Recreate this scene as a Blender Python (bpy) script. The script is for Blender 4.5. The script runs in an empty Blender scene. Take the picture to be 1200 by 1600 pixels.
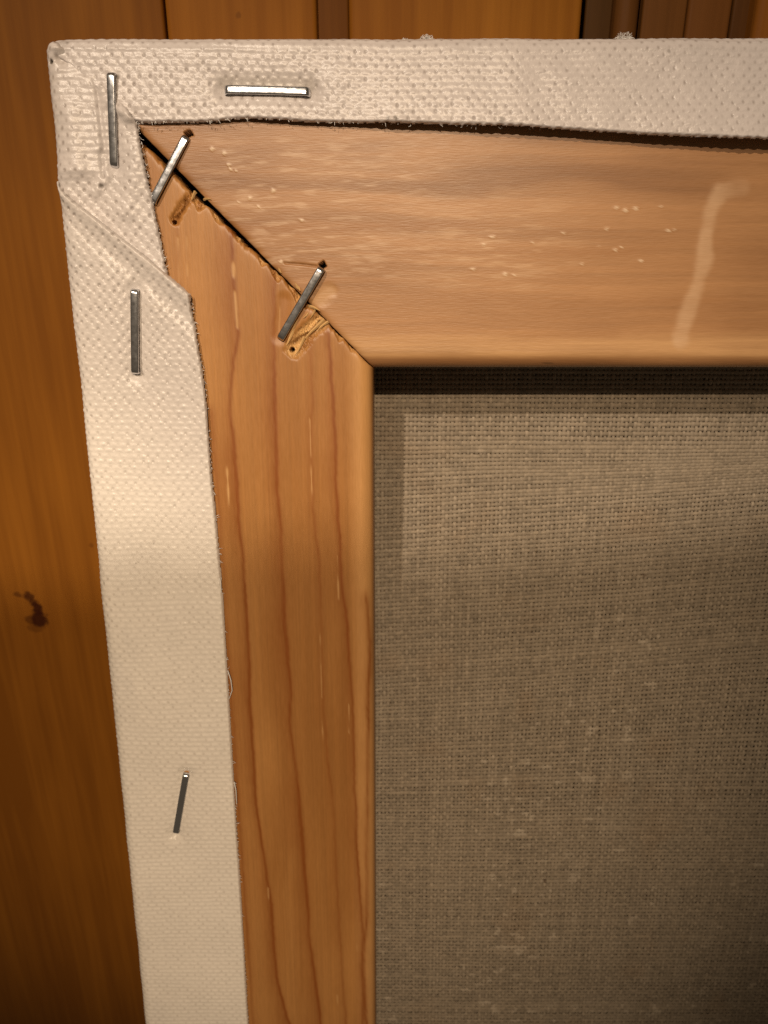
import bpy, math, random
import numpy as np
from mathutils import Vector, Matrix

# ------------------------------------------------------------------ frames
MM = 0.001
F, CX, CY = 1155.0, 600.0, 800.0          # pinhole of the photograph (1200 x 1600)
TILT = math.radians(14.5)                 # camera axis against the canvas normal
LEAN = math.radians(7.0)                  # canvas leaning back against the wall
CAM = np.array([41.5, -33.76, 102.6])     # camera in canvas millimetres (u right, v up, w out of the back face)
AX = np.array([0, -math.sin(TILT), -math.cos(TILT)])
UP = np.array([0, math.cos(TILT), -math.sin(TILT)])
BASE_V = -230.0                           # lower end of the piece that is built
EU = np.array([1.0, 0, 0]); EV = np.array([0, math.sin(LEAN), math.cos(LEAN)]); EW = np.array([0, -math.cos(LEAN), math.sin(LEAN)])
ORG = np.array([0.0, 0.0, 0.0]) - BASE_V * EV + 0.0   # world mm of the canvas corner
DEPTH = 16.0                              # bar face to inner side of the cloth

def to_world(p):
    p = np.asarray(p, float)
    return (ORG + p[0]*EU + p[1]*EV + p[2]*EW) * MM

def unproj(x, y, w=0.0):                  # where a sight line meets a plane parallel to the canvas
    d = AX + (x-CX)/F*EU_C + (CY-y)/F*UP
    t = (w - CAM[2]) / d[2]
    return CAM + t*d
EU_C = np.array([1.0, 0, 0])
def P(x, y, w=0.0):
    q = unproj(x, y, w); return (q[0], q[1])

# ------------------------------------------------------------------ camera, world, lamps, exposure
sc = bpy.context.scene
col = sc.collection
cam_d = bpy.data.cameras.new('camera'); cam = bpy.data.objects.new('camera', cam_d); col.objects.link(cam)
cam_d.sensor_fit = 'HORIZONTAL'; cam_d.sensor_width = 36.0; cam_d.lens = 36.0*F/1200.0
cam_d.clip_start = 0.002; cam_d.clip_end = 20.0
a_w = AX[1]*EV + AX[2]*EW; u_w = UP[1]*EV + UP[2]*EW
R = Matrix(((1, u_w[0], -a_w[0]), (0, u_w[1], -a_w[1]), (0, u_w[2], -a_w[2])))
cam.matrix_world = Matrix.Translation(Vector(to_world(CAM))) @ R.to_4x4()
cam_d.dof.use_dof = True; cam_d.dof.focus_distance = 0.097; cam_d.dof.aperture_fstop = 48.0
sc.camera = cam

world = bpy.data.worlds.new('World'); sc.world = world; world.use_nodes = True
bg = world.node_tree.nodes['Background']
bg.inputs[0].default_value = (1.0, 0.75, 0.50, 1); bg.inputs[1].default_value = 0.095

def spot(name, target, slope, dist, power, color, radius, aim, cone_deg, blend):
    """a spot lamp, its cone shaped to imitate shading: 'slope' = (du, dv) per unit of w from the target, aimed at canvas point 'aim'"""
    d = np.array([slope[0], slope[1], 1.0]); d /= np.linalg.norm(d)
    pos = np.array(target, float) + d*dist
    L = bpy.data.lights.new(name, 'SPOT'); L.energy = power; L.color = color
    L.shadow_soft_size = radius; L.spot_size = math.radians(cone_deg); L.spot_blend = blend
    o = bpy.data.objects.new(name, L); col.objects.link(o)
    wp = Vector(to_world(pos)); o.location = wp
    o.rotation_euler = (Vector(to_world(aim)) - wp).to_track_quat('-Z', 'Y').to_euler()
    return o
WARM = (1.0, 0.82, 0.63)
spot('shaped_spot_near', (45, -40, -16), (-0.33, 0.56), 1000, 25, WARM, 0.006, (-94.3, 611.4, -16), 85.41, 0.008)  # cone's lower edge stands in for the shadow of an unseen phone
spot('shaped_spot_far', (45, -40, -16), (0.05, 0.355), 1100, 38, (1.0, 0.765, 0.52), 0.010, (22, -84, 0), 12.9, 1.0)  # soft narrow cone shaped to fade the light outwards from the aim

vs = sc.view_settings
vs.view_transform = 'Standard'; vs.look = 'None'; vs.exposure = 0.0; vs.gamma = 1.0; vs.use_curve_mapping = False
sc.render.film_transparent = False
try:
    sc.cycles.use_denoising = False
except Exception:
    pass

# ------------------------------------------------------------------ noise
def _hash(ix, iy, seed):
    h = (ix.astype(np.int64)*374761393 + iy.astype(np.int64)*668265263 + seed*974634777) & 0xFFFFFFFF
    h = ((h ^ (h >> 13)) * 1274126177) & 0xFFFFFFFF
    h = h ^ (h >> 16)
    return (h & 0xFFFFFF) / float(0xFFFFFF)
def vn(x, y, seed=0):
    x, y = np.broadcast_arrays(np.asarray(x, float), np.asarray(y, float))
    ix = np.floor(x); iy = np.floor(y); fx = x-ix; fy = y-iy
    fx = fx*fx*(3-2*fx); fy = fy*fy*(3-2*fy)
    a = _hash(ix, iy, seed); b = _hash(ix+1, iy, seed); c = _hash(ix, iy+1, seed); d = _hash(ix+1, iy+1, seed)
    return (a*(1-fx)+b*fx)*(1-fy) + (c*(1-fx)+d*fx)*fy
def fbm(x, y, seed=0, oct=4):
    s = 0; amp = 1.0; tot = 0
    for i in range(oct):
        s = s + amp*vn(np.asarray(x)*2**i, np.asarray(y)*2**i, seed+17*i); tot += amp; amp *= 0.5
    return s/tot
def sstep(a, b, x):
    t = np.clip((np.asarray(x)-a)/(b-a), 0, 1); return t*t*(3-2*t)
def mix(a, b, t):
    t = np.asarray(t)[..., None]; return np.asarray(a)*(1-t) + np.asarray(b)*t
def seg_dist(u, v, a, b):
    ax, ay = a; bx, by = b; dx, dy = bx-ax, by-ay
    t = np.clip(((u-ax)*dx + (v-ay)*dy)/(dx*dx+dy*dy+1e-12), 0, 1)
    return np.hypot(u-(ax+t*dx), v-(ay+t*dy)), t
def poly_dist(u, v, pts):
    d = np.full(np.shape(u), 1e9)
    for a, b in zip(pts[:-1], pts[1:]):
        d = np.minimum(d, seg_dist(u, v, a, b)[0])
    return d
def sdf(u, v, poly):                       # negative inside
    d = np.full(np.shape(u), 1e9); inside = np.zeros(np.shape(u), bool)
    n = len(poly)
    for i in range(n):
        a, b = poly[i], poly[(i+1) % n]
        d = np.minimum(d, seg_dist(u, v, a, b)[0])
        c = ((a[1] > v) != (b[1] > v))
        with np.errstate(divide='ignore', invalid='ignore'):
            xi = (b[0]-a[0])*(v-a[1])/((b[1]-a[1]) if b[1] != a[1] else 1e-12) + a[0]
        inside ^= (c & (u < xi))
    return np.where(inside, -d, d)

# ------------------------------------------------------------------ mesh helpers
def mesh_np(name, verts, quads, mat, parent=None, color=None, smooth=True, local=True):
    verts = np.asarray(verts, float)
    if local:
        verts = verts - np.array([0, BASE_V, 0])
    verts = verts*MM
    me = bpy.data.meshes.new(name)
    q = np.asarray(quads, np.int32)
    me.vertices.add(len(verts)); me.vertices.foreach_set('co', verts.astype(np.float32).ravel())
    me.loops.add(q.size); me.loops.foreach_set('vertex_index', q.ravel())
    me.polygons.add(len(q)); k = q.shape[1]
    me.polygons.foreach_set('loop_start', np.arange(0, q.size, k, dtype=np.int32))
    me.polygons.foreach_set('loop_total', np.full(len(q), k, np.int32))
    me.polygons.foreach_set('use_smooth', np.full(len(q), smooth, bool))
    if color is not None:
        at = me.color_attributes.new('tone', 'FLOAT_COLOR', 'POINT')
        c4 = np.ones((len(verts), 4), np.float32); c4[:, :3] = color
        at.data.foreach_set('color', c4.ravel())
    me.materials.append(mat)
    me.update(calc_edges=True); me.validate()
    o = bpy.data.objects.new(name, me); col.objects.link(o)
    if parent is not None:
        o.parent = parent
    return o
def grid_quads(nr, nc, keep=None, flip=False):
    i = np.arange(nr*nc).reshape(nr, nc)
    a, b, c, d = i[:-1, :-1], i[:-1, 1:], i[1:, 1:], i[1:, :-1]
    q = np.stack([a, b, c, d], -1) if not flip else np.stack([a, d, c, b], -1)
    if keep is not None:
        k = keep[:-1, :-1] & keep[:-1, 1:] & keep[1:, 1:] & keep[1:, :-1]
        return q[k]
    return q.reshape(-1, 4)
def compact(verts, quads, color):
    used = np.zeros(len(verts), bool); used[quads.ravel()] = True
    m = np.cumsum(used)-1
    return verts[used], m[quads], (color[used] if color is not None else None)
def tube_np(path, radius, n=6):
    """verts / quads of a round tube along a path"""
    path = np.asarray(path, float); V = []; Q = []
    m = len(path)
    for k in range(m):
        t = path[min(k+1, m-1)]-path[max(k-1, 0)]; t /= (np.linalg.norm(t)+1e-9)
        a = np.cross(t, [0.3, 0.2, 0.93]); a /= (np.linalg.norm(a)+1e-9); b = np.cross(t, a)
        r = radius*(1-0.5*k/m)
        for j in range(n):
            th = 2*math.pi*j/n; V.append(path[k]+r*(math.cos(th)*a+math.sin(th)*b))
    for k in range(m-1):
        for j in range(n):
            Q.append((k*n+j, k*n+(j+1) % n, (k+1)*n+(j+1) % n, (k+1)*n+j))
    return np.array(V), np.array(Q)
def join(parts):
    V = []; Q = []; o = 0
    for v, q in parts:
        V.append(v); Q.append(q+o); o += len(v)
    return np.concatenate(V), np.concatenate(Q)

# ------------------------------------------------------------------ materials
def new_mat(name):
    m = bpy.data.materials.new(name); m.use_nodes = True
    nt = m.node_tree; b = nt.nodes['Principled BSDF']; return m, nt, b
def N(nt, typ, **kw):
    n = nt.nodes.new(typ)
    for k, v in kw.items(): setattr(n, k, v)
    return n
def tone_mat(name, rough, spec, noise_scale, noise_amt, bump_scale, bump_dist, coat=0.0, stretch=(1, 1, 1), rough_var=0.1):
    m, nt, b = new_mat(name)
    at = N(nt, 'ShaderNodeAttribute', attribute_name='tone')
    tc = N(nt, 'ShaderNodeTexCoord'); mp = N(nt, 'ShaderNodeMapping'); mp.inputs['Scale'].default_value = stretch
    nt.links.new(tc.outputs['Object'], mp.inputs['Vector'])
    n1 = N(nt, 'ShaderNodeTexNoise'); n1.inputs['Scale'].default_value = noise_scale; n1.inputs['Detail'].default_value = 4
    nt.links.new(mp.outputs[0], n1.inputs['Vector'])
    mr = N(nt, 'ShaderNodeMapRange'); mr.inputs['From Min'].default_value = 0.25; mr.inputs['From Max'].default_value = 0.75
    mr.inputs['To Min'].default_value = 1-noise_amt; mr.inputs['To Max'].default_value = 1+noise_amt
    nt.links.new(n1.outputs['Fac'], mr.inputs['Value'])
    mx = N(nt, 'ShaderNodeVectorMath', operation='SCALE')
    nt.links.new(at.outputs['Color'], mx.inputs[0]); nt.links.new(mr.outputs[0], mx.inputs['Scale'])
    nt.links.new(mx.outputs[0], b.inputs['Base Color'])
    n2 = N(nt, 'ShaderNodeTexNoise'); n2.inputs['Scale'].default_value = bump_scale; n2.inputs['Detail'].default_value = 3
    nt.links.new(mp.outputs[0], n2.inputs['Vector'])
    bp = N(nt, 'ShaderNodeBump'); bp.inputs['Strength'].default_value = 1.0; bp.inputs['Distance'].default_value = bump_dist
    nt.links.new(n2.outputs['Fac'], bp.inputs['Height']); nt.links.new(bp.outputs[0], b.inputs['Normal'])
    rr = N(nt, 'ShaderNodeMapRange'); rr.inputs['To Min'].default_value = rough-rough_var; rr.inputs['To Max'].default_value = rough+rough_var
    nt.links.new(n1.outputs['Fac'], rr.inputs['Value']); nt.links.new(rr.outputs[0], b.inputs['Roughness'])
    b.inputs['Specular IOR Level'].default_value = spec
    if coat: b.inputs['Coat Weight'].default_value = coat; b.inputs['Coat Roughness'].default_value = 0.3
    return m
M_BAR_V = tone_mat('pine_bar', 0.42, 0.38, 4200, 0.055, 6000, 0.00002, stretch=(1, 0.12, 1))
M_BAR_H = tone_mat('pine_bar', 0.40, 0.42, 4200, 0.045, 6000, 0.00002, stretch=(0.12, 1, 1))
M_CLOTH = tone_mat('primed_cloth', 0.33, 0.38, 1500, 0.05, 4000, 0.00003, rough_var=0.08)
M_THREAD = tone_mat('raw_linen', 0.75, 0.15, 2500, 0.14, 6000, 0.00003)

def wall_mat(name, ca, cb, seed, marks=()):
    """varnished pine: vertical grain in world space; 'marks' = dark resin spots (x, z, rx, rz, strength) in metres"""
    m, nt, b = new_mat(name)
    geo = N(nt, 'ShaderNodeNewGeometry')
    mp = N(nt, 'ShaderNodeMapping'); mp.inputs['Scale'].default_value = (1, 1, 0.045); mp.inputs['Location'].default_value = (seed*3.7, 0, seed)
    mp.inputs['Rotation'].default_value = (0, math.radians(1.2), 0)
    nt.links.new(geo.outputs['Position'], mp.inputs['Vector'])
    warp = N(nt, 'ShaderNodeTexNoise'); warp.inputs['Scale'].default_value = 60; warp.inputs['Detail'].default_value = 3
    nt.links.new(mp.outputs[0], warp.inputs['Vector'])
    fine = N(nt, 'ShaderNodeTexNoise'); fine.inputs['Scale'].default_value = 700; fine.inputs['Detail'].default_value = 5
    nt.links.new(mp.outputs[0], fine.inputs['Vector'])
    big = N(nt, 'ShaderNodeTexNoise'); big.inputs['Scale'].default_value = 26; big.inputs['Detail'].default_value = 2
    nt.links.new(geo.outputs['Position'], big.inputs['Vector'])
    ad = N(nt, 'ShaderNodeMath', operation='MULTIPLY_ADD'); ad.inputs[1].default_value = 0.55
    nt.links.new(fine.outputs['Fac'], ad.inputs[0]); 
    ad2 = N(nt, 'ShaderNodeMath', operation='MULTIPLY_ADD'); ad2.inputs[1].default_value = 0.6; ad2.inputs[2].default_value = -0.32
    nt.links.new(warp.outputs['Fac'], ad2.inputs[0]); nt.links.new(ad2.outputs[0], ad.inputs[2])
    ad3 = N(nt, 'ShaderNodeMath', operation='MULTIPLY_ADD'); ad3.inputs[1].default_value = 0.35
    nt.links.new(big.outputs['Fac'], ad3.inputs[0]); nt.links.new(ad.outputs[0], ad3.inputs[2])
    cr = N(nt, 'ShaderNodeValToRGB'); cr.color_ramp.elements[0].position = 0.33; cr.color_ramp.elements[1].position = 0.66
    cr.color_ramp.elements[0].color = (*ca, 1); cr.color_ramp.elements[1].color = (*cb, 1)
    nt.links.new(ad3.outputs[0], cr.inputs['Fac'])
    last = cr.outputs['Color']
    if marks:
        dn = N(nt, 'ShaderNodeTexNoise'); dn.inputs['Scale'].default_value = 900; dn.inputs['Detail'].default_value = 3
        nt.links.new(geo.outputs['Position'], dn.inputs['Vector'])
        sx = N(nt, 'ShaderNodeSeparateXYZ'); nt.links.new(geo.outputs['Position'], sx.inputs[0])
        for (x, z, rx, rz, st) in marks:
            def lin(sock, c, r):
                k = N(nt, 'ShaderNodeMath', operation='MULTIPLY_ADD'); nt.links.new(sock, k.inputs[0])
                k.inputs[1].default_value = 1/r; k.inputs[2].default_value = -c/r
                p = N(nt, 'ShaderNodeMath', operation='MULTIPLY'); nt.links.new(k.outputs[0], p.inputs[0]); nt.links.new(k.outputs[0], p.inputs[1]); return p
            s = N(nt, 'ShaderNodeMath', operation='ADD'); nt.links.new(lin(sx.outputs['X'], x, rx).outputs[0], s.inputs[0]); nt.links.new(lin(sx.outputs['Z'], z, rz).outputs[0], s.inputs[1])
            s2 = N(nt, 'ShaderNodeMath', operation='MULTIPLY_ADD'); s2.inputs[1].default_value = 2.4; nt.links.new(dn.outputs['Fac'], s2.inputs[0]); nt.links.new(s.outputs[0], s2.inputs[2])
            r_ = N(nt, 'ShaderNodeMapRange', interpolation_type='SMOOTHSTEP'); r_.inputs['From Min'].default_value = 1.5; r_.inputs['From Max'].default_value = 2.7
            r_.inputs['To Min'].default_value = st; r_.inputs['To Max'].default_value = 0
            nt.links.new(s2.outputs[0], r_.inputs['Value'])
            mxn = N(nt, 'ShaderNodeMix', data_type='RGBA'); nt.links.new(r_.outputs[0], mxn.inputs['Factor'])
            nt.links.new(last, mxn.inputs['A']); mxn.inputs['B'].default_value = (0.030, 0.006, 0.0015, 1); last = mxn.outputs['Result']
    nt.links.new(last, b.inputs['Base Color'])
    b.inputs['Roughness'].default_value = 0.6; b.inputs['Specular IOR Level'].default_value = 0.10
    bp = N(nt, 'ShaderNodeBump'); bp.inputs['Strength'].default_value = 0.5; bp.inputs['Distance'].default_value = 0.0001
    nt.links.new(fine.outputs['Fac'], bp.inputs['Height']); nt.links.new(bp.outputs[0], b.inputs['Normal'])
    return m

def metal_mat(name, base, rough):
    m, nt, b = new_mat(name)
    b.inputs['Base Color'].default_value = (*base, 1); b.inputs['Metallic'].default_value = 1.0
    tc = N(nt, 'ShaderNodeTexCoord')
    n = N(nt, 'ShaderNodeTexNoise'); n.inputs['Scale'].default_value = 1800; n.inputs['Detail'].default_value = 4
    nt.links.new(tc.outputs['Object'], n.inputs['Vector'])
    rr = N(nt, 'ShaderNodeMapRange'); rr.inputs['To Min'].default_value = rough-0.06; rr.inputs['To Max'].default_value = rough+0.10
    nt.links.new(n.outputs['Fac'], rr.inputs['Value']); nt.links.new(rr.outputs[0], b.inputs['Roughness'])
    bp = N(nt, 'ShaderNodeBump'); bp.inputs['Strength'].default_value = 0.5; bp.inputs['Distance'].default_value = 0.000015
    nt.links.new(n.outputs['Fac'], bp.inputs['Height']); nt.links.new(bp.outputs[0], b.inputs['Normal'])
    return m
M_STEEL = metal_mat('staple_steel', (0.60, 0.61, 0.64), 0.18)
def plain(name, c, rough=0.8):
    m, nt, b = new_mat(name)
    tc = N(nt, 'ShaderNodeTexCoord'); n = N(nt, 'ShaderNodeTexNoise'); n.inputs['Scale'].default_value = 800
    nt.links.new(tc.outputs['Object'], n.inputs['Vector'])
    cr = N(nt, 'ShaderNodeValToRGB'); cr.color_ramp.elements[0].color = (*[x*0.85 for x in c], 1); cr.color_ramp.elements[1].color = (*[min(1, x*1.1) for x in c], 1)
    nt.links.new(n.outputs['Fac'], cr.inputs['Fac']); nt.links.new(cr.outputs['Color'], b.inputs['Base Color'])
    b.inputs['Roughness'].default_value = rough; return m
M_FIBRE = plain('lint_fibre', (0.72, 0.70, 0.68)); M_BACKING = plain('groove_backing', (0.035, 0.014, 0.004))

# ------------------------------------------------------------------ the wall
WALL_Y = ORG[1] + 21.5      # world mm of the board faces
def wall_pt(x, y, wy=WALL_Y):
    d = AX + (x-CX)/F*EU_C + (CY-y)/F*UP
    dw = d[0]*EU + d[1]*EV + d[2]*EW
    c = ORG + CAM[0]*EU + CAM[1]*EV + CAM[2]*EW
    t = (wy-c[1])/dw[1]; return c+t*dw
def wx(x, wy=WALL_Y): return wall_pt(x, 30, wy)[0]
wall = mesh_np('wall', [(-160, WALL_Y+12, -20), (320, WALL_Y+12, -20), (320, WALL_Y+12, 420), (-160, WALL_Y+12, 420),
                        (-160, WALL_Y+24, -20), (320, WALL_Y+24, -20), (320, WALL_Y+24, 420), (-160, WALL_Y+24, 420)],
               [(0, 1, 2, 3), (7, 6, 5, 4), (0, 4, 5, 1), (3, 2, 6, 7), (1, 5, 6, 2), (0, 3, 7, 4)], M_BACKING, smooth=False, local=False)
wall['kind'] = 'structure'
def board(x0, x1, face, mat, r=1.2, name='board'):
    """a vertical board of the panelling with eased edges; x0..x1 and face (world y) in mm"""
    prof = []
    for k in range(5):
        th = math.pi/2*k/4; prof.append((x0+r-r*math.cos(th), face+r-r*math.sin(th)))
    for k in range(5):
        th = math.pi/2*k/4; prof.append((x1-r+r*math.sin(th), face+r-r*math.cos(th)))
    prof = [(x0, WALL_Y+12.2)] + prof + [(x1, WALL_Y+12.2)]
    zs = (-20.0, 420.0); n = len(prof)
    V = [(px, py, z) for z in zs for px, py in prof]
    Q = [(k, k+1, n+k+1, n+k) for k in range(n-1)]
    o = mesh_np(name, V, Q, mat, wall, smooth=True, local=False)
    o.data.polygons.foreach_set('use_smooth', [3 <= k+1 <= 99 for k in range(n-1)])
    return o
def wm(x, y): q = wall_pt(x, y); return q[0]*MM, q[2]*MM
marks = []
for (x, y, rx, ry, st) in ((27, 929, 7, 5, .55), (37, 931, 8, 4, .3), (46, 932, 9, 9, .8), (52, 941, 7, 8, .6), (58, 950, 9, 13, .95), (62, 966, 13, 15, .95), (46, 968, 10, 7, .6), (56, 981, 15, 8, .35), (143, 852, 4, 4, .3), (57, 94, 3, 5, .25), (372, 24, 4, 4, .3)):
    mx_, mz_ = wm(x, y); marks.append((mx_, mz_, rx*0.115*MM, ry*0.13*MM, st))
OR_A = (0.150, 0.051, 0.0048); OR_B = (0.222, 0.081, 0.0080)
board(-160, wx(256.3), WALL_Y, wall_mat('wall_pine', OR_A, OR_B, 1, marks[:9]), 0.5)
board(wx(258.8), wx(495), WALL_Y, wall_mat('wall_pine', (0.19, 0.066, 0.0065), (0.27, 0.102, 0.012), 2, marks[9:]), 0.8)
board(wx(494, WALL_Y+1.2), wx(545.5, WALL_Y+1.2), WALL_Y+1.2, wall_mat('wall_pine', (0.11, 0.037, 0.004), (0.16, 0.056, 0.006), 3), 0.4)
board(wx(545), wx(909), WALL_Y, wall_mat('wall_pine', (0.19, 0.066, 0.006), (0.28, 0.108, 0.012), 4), 0.8)
DK_A = (0.075, 0.028, 0.006); DK_B = (0.125, 0.049, 0.011)
board(wx(914, WALL_Y+3), wx(961, WALL_Y+3), WALL_Y+3, wall_mat('wall_pine', (0.055, 0.024, 0.006), (0.085, 0.037, 0.009), 5), 0.4)
board(wx(962), wx(1002), WALL_Y+0.3, wall_mat('wall_pine', DK_A, DK_B, 6), 1.8)
board(wx(1003, WALL_Y+1.5), wx(1072, WALL_Y+1.5), WALL_Y+1.5, wall_mat('wall_pine', (0.095, 0.036, 0.007), (0.14, 0.054, 0.012), 7), 0.4)
board(wx(1074, WALL_Y+1.0), wx(1142, WALL_Y+1.0), WALL_Y+1.0, wall_mat('wall_pine', (0.10, 0.036, 0.007), (0.14, 0.052, 0.011), 8), 0.6)
board(wx(1143, WALL_Y+3.0), wx(1180, WALL_Y+3.0), WALL_Y+3.0, wall_mat('wall_pine', DK_A, DK_B, 9), 0.4)
board(wx(1181), 320, WALL_Y, wall_mat('wall_pine', (0.16, 0.054, 0.0065), (0.22, 0.08, 0.011), 10), 1.2)

# ------------------------------------------------------------------ the stretched canvas: root
root = bpy.data.objects.new('stretched_canvas', None); col.objects.link(root)
root.location = Vector(to_world((0, BASE_V, 0))); root.rotation_euler = (math.radians(90)-LEAN, 0, 0)
root['label'] = 'back of a stretched canvas on a mitred pine frame leaning against wood panelling'
root['category'] = 'canvas'
root.empty_display_size = 0.02

# staples: (end a px, end b px, height a, height b, sideways tilt) ; heights are the surface under the crown
STAPLES = [
    ('slim steel staple upright in the folded cloth corner', (172, 113), (177, 259), 1.65, 1.15, 0.04),
    ('gleaming steel staple lying level in the upper cloth flap', (351, 139), (482, 142), 0.95, 1.25, -0.10),
    ('pale steel staple across the open end of the mitre, beside the cloth', (291, 214), (238, 316), 0.25, 0.45, 0.05),
    ('dark steel staple across the mitre beside torn wood', (502, 420), (438, 529), 0.75, 0.45, 0.0),
    ('steel staple upright in the side flap below the cloth crease', (209, 453), (210, 583), 1.65, 1.35, -0.06),
    ('lowest steel staple, tilted, in the smooth part of the side flap', (290, 1212), (274, 1304), 0.75, 0.75, -0.05),
]
ST = []
for lab, a, b, ha, hb, tl in STAPLES:
    ST.append((np.array(P(*a, ha)), np.array(P(*b, hb)), ha, hb, tl, lab))

# ------------------------------------------------------------------ stretcher bars
W = 40.0; RI = 2.1
def gap_left(c):
    g = np.interp(c, [0, 11, 18, 25, 28, 31, 35, 40], [1.3, 1.15, 0.95, 0.6, 0.26, 0.24, 0.16, 0.16])
    rag = (fbm(c*2.0, c*0+3.1, 5, 5)-0.45)*0.95*np.interp(c, [0, 20, 33, 40], [0.5, 1, 0.9, 0.3])
    return np.maximum(g + np.maximum(rag, -0.1), 0.07)
def gap_top(c): return 0.02 + 0.04*fbm(c*1.3, c*0, 9, 3)
def prof_coords():
    """across the bar: (c, drop, side?) from the outer edge over the flat to the rounded inner edge and down its side"""
    c = [0.9, 0.9] + list(np.arange(1.1, W-RI, 0.125)); d = [14.0, 0.6] + [0.0]*(len(c)-2)
    d[2:5] = [0.1, 0.03, 0.0]
    for k in range(1, 11):
        th = math.pi/2*k/10; c.append(W-RI+RI*math.sin(th)); d.append(RI*(1-math.cos(th)))
    for dep in (4.0, 7.0, 11.0, 15.0): c.append(W); d.append(dep)
    return np.array(c), np.array(d)
def along(dense_to, dense, end):
    l = list(np.arange(0, 8, 0.12)) + list(np.arange(8, 14, 0.16)) + list(np.arange(14, dense_to, dense)) + list(np.linspace(dense_to, end, 12)[0:])
    return np.array(l)

# features in the wood (canvas millimetres)
RINGS = [  # (px polyline, strength, left width, right width)
    ([(362, 350), (366, 430), (372, 520), (363, 567), (360, 636), (367, 722), (374, 808), (381, 877), (386, 963), (390, 1060), (394, 1153), (401, 1256), (413, 1342), (423, 1411), (427, 1462), (433, 1531), (452, 1600)], 0.95, 1.0, 0.22),
    ([(431, 425), (427, 500), (427, 567), (430, 653), (434, 773), (442, 877), (446, 980), (453, 1066), (454, 1136), (463, 1205), (471, 1290), (478, 1394), (485, 1480), (495, 1548), (500, 1600)], 1.0, 0.75, 0.25),
    ([(487, 530), (487, 653), (487, 790), (499, 877), (502, 980), (505, 1084), (512, 1187), (523, 1290), (526, 1360), (530, 1445), (535, 1531), (540, 1600)], 0.5, 0.4, 0.25),
    ([(512, 500), (517, 567), (522, 670), (529, 808), (533, 894), (542, 980), (549, 1067), (554, 1187), (557, 1325), (562, 1394), (566, 1460), (573, 1600)], 0.9, 0.6, 0.2),
    ([(572, 930), (577, 980), (576, 1084), (574, 1290), (573, 1428), (566, 1514)], 0.85, 0.45, 0.3),
    ([(330, 640), (333, 700), (343, 800), (350, 900), (356, 1000), (362, 1100), (372, 1250), (384, 1420), (396, 1600)], 0.55, 0.8, 0.5),
    ([(276, 350), (282, 440), (290, 520)], 0.35, 0.6, 0.2),
]
RINGS = [([P(*p) for p in pl], s, a, b) for pl, s, a, b in RINGS]
SCR = [([(353, 700), (357, 775), (359, 840)], .13, .9), ([(360, 683), (360, 705)], .12, .9), ([(484, 655), (486, 720), (488, 797)], .10, .7),
       ([(527, 868), (529, 935)], .11, .8), ([(545, 1100), (545, 1145)], .10, .7), ([(503, 1125), (506, 1175)], .11, .6), ([(419, 1388), (420, 1410)], .12, .6),
       ([(362, 350), (365, 430), (371, 512)], .22, .8), ([(278, 372), (280, 440)], .15, .5), ([(292, 370), (293, 430)], .12, .4), ([(500, 990), (503, 1090)], .08, .5),
       ([(432, 435), (437, 470), (436, 520)], .12, .6), ([(557, 1470), (559, 1500)], .1, .4), ([(527, 1555), (528, 1585)], .12, .4)]
SCR = [([P(*p) for p in pl], w, s) for pl, w, s in SCR]
G1 = [P(508, 497), P(480, 522), P(458, 544)]          # torn groove beside the dark staple
G2 = [P(297, 305), P(284, 325), P(274, 345)]          # torn groove below the pale staple
HOLES = [(P(456, 547), 0.36), (P(272, 347), 0.28)]
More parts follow.
